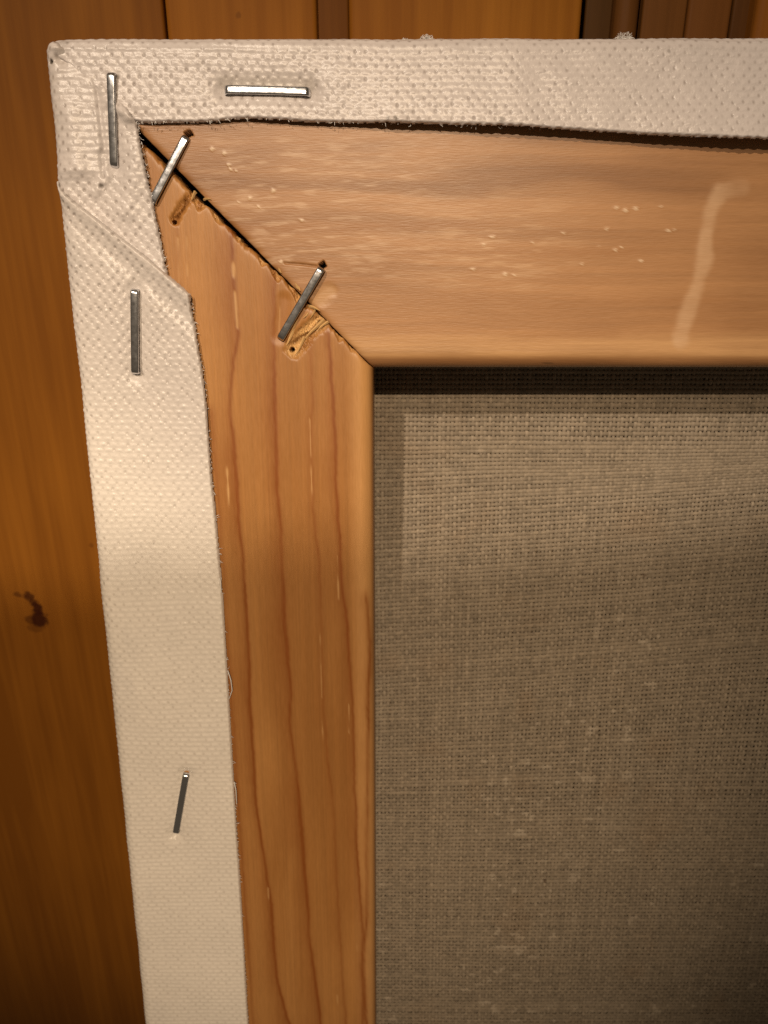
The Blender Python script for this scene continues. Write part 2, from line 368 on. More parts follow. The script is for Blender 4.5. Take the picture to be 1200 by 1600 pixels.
def left_wood(u, v, l):
    warp = (fbm(u*0.12, v*0.06, 21, 3)-0.5)
    f1 = fbm(u*0.35+warp, v*0.012, 3, 3); f2 = fbm(u*4.5, v*0.05, 11, 4); f3 = fbm(u*0.15, v*0.05, 29, 3)
    c = mix((0.295, 0.127, 0.032), (0.395, 0.188, 0.056), sstep(0.25, 0.75, f1*0.6+f3*0.4))
    c = c*(0.87+0.26*f2)[..., None]
    c = mix(c, (0.56, 0.31, 0.12), 0.5*sstep(36, 38.5, u)*(1-sstep(39.4, 40, u)))
    h = np.zeros_like(u)
    for k, (pl, s, wl, wr) in enumerate(RINGS):
        pv = np.array([q[1] for q in pl]); pu = np.array([q[0] for q in pl]); o = np.argsort(pv)
        uc = np.interp(v, pv[o], pu[o]) + (fbm(v*0.18, v*0+k, 40+k, 4)-0.5)*0.42 + (vn(v*1.3, v*0+k, 60+k)-0.5)*0.10
        d = u-uc
        m = vn(v*0.09, v*0+7*k, 80+k)*0.5+0.62
        wl_ = wl*(0.6+0.9*vn(v*0.15, v*0, 90+k))
        dark = np.where(d < 0, 0.66*np.exp(-(np.abs(d)/(wl_*1.5))**1.0)+0.34*np.exp(-(d/0.24)**2), 0.66*np.exp(-(d/(wr*1.35))**1.3)+0.34*np.exp(-(d/0.24)**2))*s*np.clip(m, 0, 1)
        dark = dark*sstep(pv.max()+1.5, pv.max()-1.0, v)
        if pv.min() > -140: dark = dark*sstep(pv.min()-3, pv.min()+2, v)
        dark = dark*(0.82+0.36*vn(u*9, v*0.5, 70+k))
        c = mix(c, (0.205, 0.058, 0.008), np.clip(dark*1.2, 0, 0.94)); h += 0.02*dark
    for pl, w_, s in SCR:
        d = poly_dist(u, v, pl); k = np.exp(-(d/(w_*(0.35+0.9*vn(v*0.7, v*0, 47))))**2)*s*0.6*sstep(0.25, 0.6, vn(v*0.55, u*0.1, 48))
        c = mix(c, (0.72, 0.46, 0.20), k); h -= 0.06*k
    torn = np.zeros_like(u); grit = _hash(np.floor(u*8), np.floor(v*5), 57)-0.5
    # torn wood: fibres run along each tear, pale where the wood split, with a dark furrow
    for g, wd, dep, pale, fur in ((G1, 1.45, 0.42, 0.95, 0.55), (G2, 0.8, 0.35, 0.0, 0.45)):
        gx, gy = g[-1][0]-g[0][0], g[-1][1]-g[0][1]; gl = math.hypot(gx, gy); gx, gy = gx/gl, gy/gl
        al = (u-g[0][0])*gx+(v-g[0][1])*gy; ac = -(u-g[0][0])*gy+(v-g[0][1])*gx
        d = poly_dist(u, v, g) + 0.95*(fbm(ac*0.9+3, al*0.35, 33, 3)-0.5) + 0.3*(vn(u*2.2, v*2.2, 34)-0.5)
        k = sstep(wd, wd*(0.4 if pale else 0.1), d); st = fbm(ac*1.5+0.25*np.sin(al*0.9), al*0.22, 35, 3)
        h -= dep*k*(0.25+1.2*st) - 0.0*np.exp(-((d-wd*0.95)/0.22)**2)*sstep(0.45, 0.7, vn(ac*1.1, al*0.6, 36))
        c = mix(c, (0.64, 0.40, 0.165), pale*k*sstep(0.3, 0.62, st)); c = mix(c, (0.24, 0.10, 0.025), 0.35*k*sstep(0.46, 0.28, st))
        torn = np.maximum(torn, k)
        fd = np.abs(ac+0.18-0.25*np.sin(al*0.8)) + 0.25*(vn(al*1.2, ac*0+2, 37)-0.5); kf = np.exp(-(fd/0.24)**2)*sstep(0.3, 1.0, al)*sstep(gl+0.3, gl-0.6, al)
        h -= fur*kf; c = mix(c, (0.14, 0.055, 0.015), 0.6*kf)
    # chips broken out of the mitre edge
    for (x, y, sz, dp) in ((307, 297, 1.3, .5), (337, 331, 0.9, .4), (371, 367, 0.6, .4), (409, 401, 0.8, .35), (431, 424, 1.1, .6), (462, 452, 1.5, .6), (476, 470, 0.9, .5), (529, 515, 0.8, .4), (548, 535, 0.6, .3), (262, 248, 0.9, .4)):
        cc_ = P(x, y); du_ = (u-cc_[0]); t_ = np.abs(du_)*1.1+0.35*(vn(u*2.5, v*1.2, 52)-0.5)
        k = sstep(0.22, -0.22, l-(sz-t_*1.2)); rg = fbm(u*1.6, v*0.4, 54, 3)
        torn = np.maximum(torn, k); h -= 0.8*dp*k*(0.4+1.1*rg); c = mix(c, (0.60, 0.36, 0.14), 0.6*k*sstep(0.3, 0.6, rg)); c = mix(c, (0.26, 0.11, 0.03), 0.5*k*sstep(0.45, 0.25, rg))
    h += 0.22*grit*torn
    rd = poly_dist(u, v, [P(303, 300), P(330, 322), P(362, 350), P(380, 367), P(420, 408)]); k = np.exp(-((rd+0.25*(vn(u*3, v*3, 44)-.5))/0.22)**2)
    h += 0.12*k; c = mix(c, (0.66, 0.42, 0.18), 0.6*k)
    soft = poly_dist(u, v, [P(445, 470), P(437, 525)]); k = sstep(1.5, 0.2, soft); c = mix(c, (0.30, 0.12, 0.03), 0.45*k); h -= 0.18*k
    for (hc, r) in HOLES:
        d = np.hypot((u-hc[0]), (v-hc[1])*1.1) + 0.15*(vn(u*4, v*4, 55)-0.5)
        k = sstep(r*1.15, r*0.55, d); h -= 3.2*k; c = mix(c, (0.10, 0.04, 0.012), 0.8*k)
    # broad waviness and glue print
    h += 0.10*(fbm(u*0.08, v*0.05, 66, 2)-0.5) + 0.008*(f2-0.5)
    left_wood.torn = torn
    return h, c
SMEAR = [P(*p) for p in ((1160, 292), (1128, 300), (1112, 330), (1104, 370), (1100, 410), (1088, 450), (1076, 490), (1066, 515), (1062, 532))]
FLECK = []
_r = random.Random(5)
for (x, y) in ((963, 323), (975, 327), (996, 326), (1032, 322), (1045, 362), (1053, 360), (950, 355), (936, 385), (972, 388), (960, 392), (880, 363), (832, 379), (1002, 406), (908, 410), (803, 432), (791, 429), (741, 420), (757, 381), (770, 370), (362, 262), (368, 266), (356, 258), (375, 318), (388, 310), (402, 322), (352, 240), (333, 232), (425, 300), (440, 410), (470, 345)):
    FLECK.append((P(x+_r.uniform(-2, 2), y+_r.uniform(-2, 2)), _r.uniform(0.16, 0.36)))
def top_wood(u, v, l):
    warp = (fbm(u*0.03, v*0.15, 121, 3)-0.5)*2.0
    f1 = fbm(u*0.016+3, v*0.42+warp, 103, 3); f2 = fbm(u*0.10, v*3.2+warp*2, 111, 4); f3 = fbm(u*0.05, v*0.08, 129, 3)
    c = mix((0.232, 0.108, 0.041), (0.372, 0.190, 0.080), sstep(0.25, 0.75, f1*0.65+f3*0.35))
    c = c*(0.90+0.20*f2)[..., None]
    c = mix(c, (0.55, 0.33, 0.15), 0.45*sstep(-34.5, -37, v)*(1-sstep(-38.2, -39, v))*(0.5+f2))
    # a few faint darker streaks running along the bar
    for k, (y0, s) in enumerate(((352, .5), (392, .4), (470, .45), (250, .35), (522, .3))):
        vc = P(800, y0)[1] + 1.3*(fbm(u*0.05, u*0+k, 140+k, 3)-0.5)
        d = v-vc; m = sstep(0.42, 0.75, vn(u*0.06, u*0+5*k, 150+k))
        c = mix(c, (0.27, 0.115, 0.035), s*m*np.exp(-(d/0.55)**2))
    h = np.zeros_like(u)
    # whitish scuffs on the left half
    sc_ = sstep(0.52, 0.78, fbm(u*0.35+v*0.35, v*2.6-u*0.2, 131, 5))*np.exp(-((u-31)/17)**2)*sstep(-31, -26, v)*sstep(-8, -14, v)
    c = mix(c, (0.68, 0.50, 0.34), 0.30*sc_)
    sc2 = sstep(0.5, 0.75, fbm(u*0.3, v*2.4, 133, 5))*np.exp(-((u-56)/10)**2-((v+24)/6)**2)
    c = mix(c, (0.66, 0.46, 0.28), 0.35*sc2)
    # dried primer run
    d = poly_dist(u, v, SMEAR) + 1.3*(fbm(u*0.3, v*0.35, 135, 5)-0.5)
    k = sstep(1.5, 0.55, d)*(0.45+0.75*fbm(u*0.25, v*0.8, 137, 4))*np.interp(u, [0, P(1120, 300)[0], P(1150, 295)[0]], [1, 1, 0.35]); c = mix(c, (0.56, 0.37, 0.22), np.clip(0.62*k, 0, 0.8)); h += 0.02*k
    for (fc, r) in FLECK:
        near = (np.abs(u-fc[0]) < 1.2) & (np.abs(v-fc[1]) < 1.2)
        dd = np.hypot(u[near]-fc[0], (v[near]-fc[1])*1.2)+0.34*(vn(u[near]*5, v[near]*5, 139)-0.5); kk = sstep(r, r*0.4, dd)
        c[near] = mix(c[near], (0.74, 0.60, 0.43), 0.55*kk); h[near] += 0.05*kk
    # crack and crushed fibres round the dark staple
    d = poly_dist(u, v, [P(445, 411), P(470, 413), P(495, 416)]); k = np.exp(-(d/0.11)**2); h -= 0.25*k; c = mix(c, (0.22, 0.10, 0.03), 0.8*k)
    hc = P(504, 414); d = np.maximum(np.abs((u-hc[0])*0.86+(v-hc[1])*0.5)*1.15, np.abs((v-hc[1])*0.86-(u-hc[0])*0.5)*1.35)+0.12*(vn(u*4, v*4, 145)-.5); k = sstep(0.52, 0.36, d); h -= 3.0*k; c = mix(c, (0.018, 0.008, 0.003), 0.95*k)  # black of the staple hole is painted in besides the real depth
    hc = P(295, 209); d = np.maximum(np.abs((u-hc[0])*0.86+(v-hc[1])*0.5)*1.15, np.abs((v-hc[1])*0.86-(u-hc[0])*0.5)*1.35)+0.12*(vn(u*4, v*4, 145)-.5); k = sstep(0.52, 0.36, d); h -= 3.0*k; c = mix(c, (0.018, 0.008, 0.003), 0.95*k)  # same painted darkness in the hole of the pale staple
    d = poly_dist(u, v, [P(497, 470), P(515, 455)]); k = sstep(1.5, 0.3, d+0.6*(fbm(u*1.2, v*1.2, 143, 3)-.5)); h -= 0.10*k; c = mix(c, (0.55, 0.34, 0.16), 0.35*k)
    hc = P(858, 568); d = np.hypot((u-hc[0])/1.0, (v-hc[1])/0.22); c = mix(c, (0.10, 0.05, 0.02), 0.7*sstep(1, .4, d))
    h += 0.10*(fbm(u*0.05, v*0.08, 166, 2)-0.5) + 0.006*(f2-0.5)
    return h, c
def bar(name, orient):
    c0, drop = prof_coords(); L = along(135 if orient == 'left' else 92, 0.30, 215 if orient == 'left' else 190)
    nl, ncr = len(L)+1, len(c0)
    cc = np.broadcast_to(c0, (nl, ncr)).copy(); dd = np.broadcast_to(drop, (nl, ncr)).copy()
    ll = np.concatenate([[0.0], L])[:, None]*np.ones((1, ncr))
    if orient == 'left':
        u = cc; v = np.maximum(-(cc+gap_left(cc))-ll, BASE_V); h, tone = left_wood(u, v, ll)
    else:
        v = -cc; u = cc+gap_top(cc)+ll; h, tone = top_wood(u, v, ll)
    flat = (dd < 1.2)
    edge = 0.28*np.exp(-ll/0.28)                       # eased arris at the mitre
    w = -dd + np.where(flat, h, 0)-edge*(0.4+1.2*vn(cc*1.5, cc*0, 77))
    w[0, :] = np.minimum(w[0, :]-7.0, -7.0)            # the sawn mitre face
    w = np.maximum(w, -15.2)
    tone[0, :] *= 0.8
    V = np.stack([u, v, w], -1).reshape(-1, 3)
    o = mesh_np(name, V, grid_quads(nl, ncr, flip=(orient == 'top')), M_BAR_V if orient == 'left' else M_BAR_H, root, tone.reshape(-1, 3))
    if orient == 'left':                               # broken wood keeps its sharp facets
        t_ = left_wood.torn; o.data.polygons.foreach_set('use_smooth', ((t_[:-1, :-1]+t_[1:, 1:])/2 < 0.35).ravel())
    return o
b1 = bar('stretcher_bar', 'left'); b1['label'] = 'upright pine bar with dark growth rings and torn wood at the mitre'
b2 = bar('stretcher_bar', 'top'); b2['label'] = 'level pine bar with faint grain and a dried primer run'

# splinters of pale wood standing in the tear beside the dark staple
def splinter(a, b, wd, lift, tone):
    a = np.array([*P(*a), -0.25]); b = np.array([*P(*b), lift]); t = b-a; ln = np.linalg.norm(t); t /= ln
    sd = np.array([-t[1], t[0], 0]); sd /= np.linalg.norm(sd); up = np.cross(t, sd); V = []; m = 6
    up = up if up[2] > 0 else -up
    rr = random.Random(int(a[0]*977+b[1]*31))
    for k in range(m):
        f = k/(m-1); w_ = wd*(1-0.85*f**1.6)*(0.8+0.4*rr.random()); c_ = a+t*ln*f+sd*0.12*math.sin(f*3+a[0])
        V += [c_-sd*w_/2, c_+up*w_*0.45, c_+sd*w_/2, c_-up*w_*0.2]
    Q = [(k*4+j, k*4+(j+1) % 4, (k+1)*4+(j+1) % 4, (k+1)*4+j) for k in range(m-1) for j in range(4)]
    V = np.array(V); o = mesh_np('splinter', V, Q, M_BAR_V, b1, np.ones((len(V), 3))*np.array(tone)*np.linspace(0.8, 1.1, len(V))[:, None], smooth=False)
    return o
for (a, b, wd, lf, f) in (((466, 500), (447, 538), .75, .12, 1.0), ((505, 499), (478, 529), .5, .15, .9), ((512, 502), (497, 517), .4, .25, 1.0), ((481, 478), (500, 486), .4, .3, .85),
                          ((484, 484), (474, 497), .32, .25, .9), ((491, 482), (486, 497), .3, .3, .8), ((476, 527), (461, 553), .45, .1, .95), ((463, 443), (468, 455), .55, .2, .9), ((434, 418), (441, 426), .35, .2, .8), ((306, 300), (298, 312), .5, .18, .8), ((318, 310), (330, 313), .35, .2, .75), ((247, 262), (255, 275), .35, .15, .7)):
    splinter(a, b, wd, lf, np.array((0.62, 0.39, 0.165))*f)

# ------------------------------------------------------------------ the cloth
PU, PV = 0.665, 0.79
def weave(q, p, amp):
    """primed plain weave: staggered dimples and a ridge along every weft row; returns height and dimple mask"""
    qq = q + 0.30*(fbm(q*0.12, p*0.12, 201, 3)-0.5)*2 + 0.10*(vn(q*1.1, p*1.1, 203)-0.5)
    pp = p + 0.55*(fbm(q*0.07, p*0.07, 205, 3)-0.5)*2 + 0.10*(vn(q*0.9, p*1.3, 207)-0.5)
    c = np.cos(math.pi*qq/PU)*np.cos(math.pi*pp/PV)
    dim = np.clip(-c, 0, 1)**2.3; bum = np.clip(c, 0, 1)**2.2
    row = np.cos(2*math.pi*pp/PV+0.6)*(0.7+0.6*vn(qq*0.5, np.round(pp/PV), 213))
    ind = 0.25+1.25*vn(np.round(qq/PU), np.round(pp/PV), 209)
    ind2 = vn(np.round(qq/PU), np.round(pp/PV), 211)**3
    z = amp*(-0.135*dim*ind + (0.034+0.08*ind2)*bum) + 0.024*row*np.interp(amp, [0, 0.3, 0.7, 1.2], [0.75, 1.0, 0.8, 0.25]) + 0.012*(fbm(qq*2.3, pp*2.3, 215, 3)-0.5)
    return z, dim*ind
RW = 1.55
def wrap(q, p, h, zw):
    """fold the flat cloth (q, p, height h) over the outer edges of the frame"""
    def arc(s):
        s = np.maximum(s, 0); th = np.minimum(s/RW, math.pi/2); rest = np.maximum(s-RW*math.pi/2, 0)
        return RW*np.sin(th), RW*(1-np.cos(th))+rest, np.cos(th)
    su, du, cu = arc(RW-q); sv, dv, cv = arc(RW+p)
    u = np.where(q < RW, RW-su, q); v = np.where(p > -RW, -RW+sv, p)
    drop = du+dv
    cu = np.where(q < RW, cu, 1); cv = np.where(p > -RW, cv, 1)
    w = h-drop + zw*cu*cv
    near = np.exp(-np.maximum(q, 0)/2.5); u = u+near*(0.30*(fbm(p*0.11, p*0+1, 391, 3)-0.5)-0.28)
    kc = 0.45*np.exp(-np.maximum(u-v, 0)/1.5); u = u+kc; v = v-kc
    v = v+np.exp(np.minimum(p, 0)/2.5)*0.25*(fbm(q*0.08, q*0+2, 393, 3)-0.5)
    u = u-zw*np.sqrt(np.maximum(0, 1-cu**2)); v = v+zw*np.sqrt(np.maximum(0, 1-cv**2))
    return u, v, np.maximum(w, -DEPTH-2)
def staple_press(q, p, h, which, amt=0.38, rad=1.3):
    for k in which:
        a, b, ha, hb, tl, lab = ST[k]
        d, t = seg_dist(q, p, a, b)
        h = h-amt*np.exp(-(d/rad)**2)
        for e in (a, b):
            de = np.hypot(q-e[0], p-e[1]); h = h-0.30*np.exp(-(de/0.8)**2)
    return h
def cloth(name, q0, q1, p0, p1, poly, hfun, tonefun, amp_fun, step=0.088, edge_drop=0.55, fray=0.12):
    q = np.arange(q0, q1, step) if not isinstance(q0, np.ndarray) else q0
    p = np.arange(p1, p0, -step) if not isinstance(p0, np.ndarray) else p0
    Qg, Pg = np.meshgrid(q, p)
    d = sdf(Qg, Pg, poly) + fray*(fbm(Qg*1.6, Pg*1.6, 301, 3)-0.5) + 0.4*fray*np.cos(2*math.pi*Pg/PV)*np.cos(math.pi*Qg/PU)
    h = hfun(Qg, Pg); amp = amp_fun(Qg, Pg)
    zw, dim = weave(Qg, Pg, amp)
    edge = np.clip(1+d/0.32, 0, 1.25)
    h = h-(edge_drop(Qg, Pg) if callable(edge_drop) else edge_drop)*edge**2
    u, v, w = wrap(Qg, Pg, h, zw)
    tone = tonefun(Qg, Pg, dim, d)
    keep = (d < 0.03)
    Q = grid_quads(len(p), len(q), keep, flip=True)
    V, Q, T = compact(np.stack([u, v, w], -1).reshape(-1, 3), Q, tone.reshape(-1, 3))
    return mesh_np(name, V, Q, M_CLOTH, root, T)
def spots(q, p, tone, lst):
    for (x, y, r, k) in lst:
        c = P(x, y, 1.0); d = np.hypot(q-c[0], p-c[1])+0.2*(vn(q*5, p*5, 311)-0.5)
        tone = mix(tone, (0.10, 0.085, 0.07), k*sstep(r, r*0.4, d))
    return tone
SPECKS = [(80, 94, .34, .95), (159, 291, .38, .6), (241, 815, .16, .5), (266, 556, .12, .6), (247, 498, .12, .7), (268, 489, .12, .6), (272, 508, .12, .5), (155, 480, .18, .5), (172, 481, .16, .45), (212, 881, .1, .4), (172, 968, .12, .5), (180, 979, .12, .4), (1046, 80, .3, .45), (533, 88, .3, .3), (98, 62, .9, .25), (606, 186, .35, .6), (618, 187, .4, .6), (782, 190, .5, .4), (240, 850, .12, .4)]
def tone_common(q, p, dim, grime_shade, base):
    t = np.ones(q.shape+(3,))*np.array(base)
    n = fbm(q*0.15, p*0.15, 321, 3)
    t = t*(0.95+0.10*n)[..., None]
    t = mix(t, np.array(base)*np.array([0.58, 0.55, 0.53]), np.clip(dim*(0.28+grime_shade)*1.25, 0, 0.92))  # dimples darkened for dirt and for painted shade alike
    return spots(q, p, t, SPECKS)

# upper flap
LIFT_X = [200, 300, 345, 430, 500, 620, 760, 900, 1050, 1200, 1500]
LIFT_H = [0.9, 0.9, 1.05, 1.15, 1.4, 1.8, 2.1, 2.3, 2.5, 2.7, 2.9]
low = [(214, 191), (240, 192), (270, 191), (305, 191), (340, 189), (362, 186), (390, 185), (440, 187), (480, 190), (560, 191), (640, 192), (720, 194), (800, 196), (880, 201), (960, 206), (1040, 211), (1120, 214), (1200, 217), (1300, 221)]
low_pts = [P(x, y, np.interp(x, LIFT_X, LIFT_H)-0.2) for x, y in low]
seam = [(0.2, -1.6), P(112, 104, .8), P(142, 132, .9), P(168, 156, .9), P(196, 182, .9)]
top_poly = [(0.0, 20.0)] + seam + low_pts + [(190, low_pts[-1][1]-0.4), (190, 20.0)]
lu = np.array([q[0] for q in low_pts]); lv = np.array([q[1] for q in low_pts])
lh = np.interp(np.array([x for x, y in low]), LIFT_X, LIFT_H)
def top_h(q, p):
    lift = np.interp(q, lu, lh); ve = np.interp(q, lu, lv)
    t = np.clip((p+1.0)/(ve+1.0), 0, 1.1)
    h = 0.75 + (lift-0.75)*(t**1.5) + 0.25*np.sin(t*math.pi)*sstep(30, 60, q)
    h = h + 0.50*(fbm(q*0.14, p*0.2, 331, 3)-0.5) + 0.03*np.sin(q*1.15+p*0.3)*sstep(34, 50, q)*t
    return staple_press(q, p, h, [1], 0.50, 1.5)
def top_tone(q, p, dim, d):
    t = tone_common(q, p, dim, 0.22+0.35*np.exp(-(q/9)**2), (0.51, 0.468, 0.455))  # low base: greyed primer plus dimmer light put into the colour
    e = sstep(-0.30, -0.02, d)*(p < -3); t = mix(t, (0.80, 0.77, 0.80), 0.6*e)
    st_ = ST[1]; dd, _ = seg_dist(q, p, st_[0]+np.array([0, 0.7]), st_[1]+np.array([0, 0.7])); t = mix(t, (0.42, 0.38, 0.32), 0.35*np.exp(-(dd/0.9)**2))  # shade of the dip above the level staple, painted on
    return t
qs = np.concatenate([np.arange(-0.4, 93, 0.095), np.linspace(93.2, 190, 60)])
ps = np.concatenate([np.linspace(20, 1.2, 24), np.arange(1.1, -14.2, -0.085)])
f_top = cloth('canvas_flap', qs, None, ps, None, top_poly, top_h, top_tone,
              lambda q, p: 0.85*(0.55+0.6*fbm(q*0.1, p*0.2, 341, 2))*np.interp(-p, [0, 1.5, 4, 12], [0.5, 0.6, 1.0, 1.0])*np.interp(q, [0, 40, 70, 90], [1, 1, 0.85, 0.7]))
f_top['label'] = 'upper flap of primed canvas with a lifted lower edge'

crease = [(-17, P(84, 268, 1.2)[1]), (0.0, P(84, 280, 1.2)[1]), P(92, 290, 1.4), P(120, 316, 1.5), P(180, 364, 1.5), P(230, 402, 1.5), P(262, 430, 1.5), P(285, 449, 1.5), P(297, 460, 1.4)]
cq = np.array([q[0] for q in crease]); cp = np.array([q[1] for q in crease])
# folded corner
ce = [P(214, 191, .9), P(217, 212, .9), P(223, 240, .9), P(232, 285, .9), P(243, 337, .9), P(252, 385, .9), P(262, 432, .9)]
cr_left = P(84, 285, 1.0)
corner_poly = [(-20, 0.3), (0.9, 0.3)] + [P(121, 95, .9), P(152, 122, .9), P(180, 147, .9), P(200, 169, .9)] + ce + [P(268, 470, .8), P(200, 480, .8), (3, -33), (-20, -33)]
def corner_h(q, p):
    h = 1.02 + 0.42*(fbm(q*0.2, p*0.2, 351, 3)-0.5)
    # thick folded seam, soft pleats running out of the corner
    ds = poly_dist(q, p, [(1.0, -1.0), P(176, 148, .9), P(205, 180, .9)]); h = h+0.22*np.exp(-(ds/0.8)**2)
    for a, b, k, r in (((160, 110), (105, 82), -.20, .5), ((168, 120), (110, 100), .14, .5), ((150, 125), (164, 240), -.16, .35), ((158, 240), (162, 275), -.14, .3), ((176, 262), (150, 300), .12, .6), ((92, 262), (180, 268), .08, .8), ((86, 275), (130, 268), .14, .8), ((96, 90), (150, 118), -.35, .7), ((170, 160), (205, 186), .3, .6), ((110, 180), (120, 250), .22, 1.2), ((215, 240), (200, 330), .18, 1.2)):
        d, _ = seg_dist(q, p, P(*a, .9), P(*b, .9)); h = h+1.7*k*np.exp(-(d/r)**2)
    top = np.interp(q, cq, cp); below = top-p; h = h-1.0*sstep(0.6, 2.2, below)+0.03*np.exp(-(below/1.0)**2)
    hc = P(159, 291, 1); h = h-0.5*np.exp(-((q-hc[0])**2+(p-hc[1])**2)/0.06)
    hc = P(80, 94, 1); h = h-0.6*np.exp(-((q-hc[0])**2+(p-hc[1])**2)/0.05)
    return staple_press(q, p, h, [0], 0.45, 1.0)
def corner_tone(q, p, dim, d):
    t = tone_common(q, p, dim, 0.25+0.45*np.exp(-((q-0.5)/2.2)**2), (0.515, 0.473, 0.458))  # base lowered for dirt and for weaker light painted into the tone
    d1 = poly_dist(q, p, [P(92, 66, .9), P(98, 80, .9), P(82, 130, .9), P(88, 200, .9)]); t = mix(t, (0.42, 0.37, 0.32), 0.35*np.exp(-(d1/0.9)**2)*vn(q*2, p*2, 361))
    return t
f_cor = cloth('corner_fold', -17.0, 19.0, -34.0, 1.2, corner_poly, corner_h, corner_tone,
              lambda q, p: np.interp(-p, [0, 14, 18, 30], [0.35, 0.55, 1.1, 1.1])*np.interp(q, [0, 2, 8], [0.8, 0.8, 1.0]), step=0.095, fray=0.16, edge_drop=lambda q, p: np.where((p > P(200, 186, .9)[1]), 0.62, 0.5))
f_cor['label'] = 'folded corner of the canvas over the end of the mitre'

# side flap
redge = [(297, 472), (299, 490), (305, 520), (314, 570), (321, 620), (326, 680), (330, 740), (336, 800), (342, 870), (348, 940), (353, 1020), (357, 1090), (361, 1160), (366, 1240), (371, 1320), (376, 1400), (381, 1480), (388, 1600)]
re_pts = [P(x, y, np.interp(y, [460, 560, 700, 1600], [1.4, 1.2, 0.8, 0.6])) for x, y in redge]
side_poly = crease + re_pts + [(re_pts[-1][0]+1.5, BASE_V), (-17, BASE_V)]
ru = np.array([q[0] for q in re_pts])[::-1]; rv = np.array([q[1] for q in re_pts])[::-1]
cq = np.array([q[0] for q in crease]); cp = np.array([q[1] for q in crease])
def side_h(q, p):
    top = np.interp(q, cq, cp); below = top-p
    re_ = np.interp(p, rv, ru); te = q-re_
    h = 0.80 + 1.0*np.exp(-np.maximum(below, 0)/6.0) + 0.15*np.exp(-((below-0.7)/0.7)**2) - 0.24*np.exp(-((below-3.0)/1.6)**2)
    h = h + 0.45*np.exp(te/1.8)*np.exp(-((p+46)/9)**2) + 0.34*(fbm(q*0.14, p*0.09, 371, 3)-0.5)
    h = h - 0.22*np.exp(-((below-2.6-0.1*q)/1.2)**2)*sstep(4, 9, q)*sstep(22, 14, q)
    hs = staple_press(q, p, h, [4, 5], 0.48, 1.3)
    # a shallow pull between the lower staple and the fold
    a = ST[5][0]; d, _ = seg_dist(q, p, (a[0]-0.5, a[1]+6), (a[0]-1.5, a[1]-14)); hs = hs-0.12*np.exp(-(d/2.5)**2)
    return hs
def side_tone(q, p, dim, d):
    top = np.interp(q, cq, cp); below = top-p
    gr = 0.35*np.exp(-((q-0.8)/1.5)**2)*np.interp(p, [-120, -60, -20], [0.2, 0.7, 1.2]) + 0.22*np.exp(-below/8)  # dirt along the outer fold, plus painted shade below the crease
    base = mix(np.array((0.54, 0.498, 0.475)), np.array((0.71, 0.66, 0.605)), sstep(10, 42, below))  # darker upper end: dirt, and the light's fall-off painted into the base
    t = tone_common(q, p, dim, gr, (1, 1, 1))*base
    lin = np.exp(-((p-P(160, 479, 1)[1])/0.3)**2)*sstep(4, 8, q)*sstep(16, 12, q); t = mix(t, (0.42, 0.36, 0.30), 0.35*lin*vn(q*3, p*3, 377))
    smud = sstep(0.6, 0.8, fbm(q*0.3, p*0.1, 379, 3))*np.exp(-((q-2)/2.5)**2); t = mix(t, (0.50, 0.47, 0.45), 0.25*smud)
    return t
qs = np.concatenate([np.linspace(-17, -1.2, 14), np.arange(-1.1, 27, 0.09)])
ps = np.concatenate([np.arange(P(84, 262, 1)[1], -158, -0.092), np.linspace(-158.3, BASE_V, 50)])
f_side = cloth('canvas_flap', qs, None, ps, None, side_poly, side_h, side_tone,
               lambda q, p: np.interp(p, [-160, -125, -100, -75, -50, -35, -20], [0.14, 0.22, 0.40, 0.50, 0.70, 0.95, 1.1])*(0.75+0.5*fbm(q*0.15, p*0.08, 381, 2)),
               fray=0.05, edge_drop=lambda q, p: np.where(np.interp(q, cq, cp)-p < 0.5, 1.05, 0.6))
f_side['label'] = 'side flap of cream primed canvas with a diagonal crease at its top'

# frayed cut edges
def fibres(name, pts, n, seed, w0, spread, down):
    rr = random.Random(seed); parts = []
    P_ = np.array(pts)
    for k in range(n):
        i = rr.randrange(len(P_)-1); t = rr.random(); b = P_[i]*(1-t)+P_[i+1]*t
        ln = rr.uniform(0.15, 0.8)*spread; ang = rr.uniform(-0.9, 0.9); path = []
        dirn = np.array(down); side = np.array([-dirn[1], dirn[0]])
        x = np.array([b[0], b[1], w0-0.25+rr.uniform(-0.2, 0.1)])
        for s in range(6):
            path.append(x.copy()); ang += rr.uniform(-0.6, 0.6)
            st_ = dirn*math.cos(ang)+side*math.sin(ang)
            x = x+np.array([st_[0], st_[1], rr.uniform(-0.4, 0.2)])*ln/5
        parts.append(tube_np(path, rr.uniform(0.025, 0.045), 5))
    V, Q = join(parts); o = mesh_np(name, V, Q, M_FIBRE, root); o['kind'] = 'stuff'; return o
fibres('frayed_edge', re_pts, 90, 3, 0.8, 0.75, (0.9, -0.3))
fibres('frayed_edge', ce, 34, 4, 0.9, 0.6, (0.95, -0.2))
fibres('frayed_edge', low_pts[:14], 60, 6, 1.5, 0.6, (0.1, -1.0))
# two long loose threads at the side flap
parts = []
for pts in (([(356, 1048), (361, 1062), (363, 1078), (358, 1092)]), ([(341, 900), (345, 908), (346, 925)]), ([(366, 1222), (369, 1235), (370, 1256)])):
    path = [np.array([*P(x, y, .6), .6+0.15*math.sin(k)]) for k, (x, y) in enumerate(pts)]
    pp = []
    for a, b in zip(path[:-1], path[1:]):
        for t in (0, .34, .67): pp.append(a*(1-t)+b*t)
    parts.append(tube_np(pp+[path[-1]], 0.09, 6))
V, Q = join(parts); o = mesh_np('loose_thread', V, Q, M_FIBRE, root); o['kind'] = 'stuff'

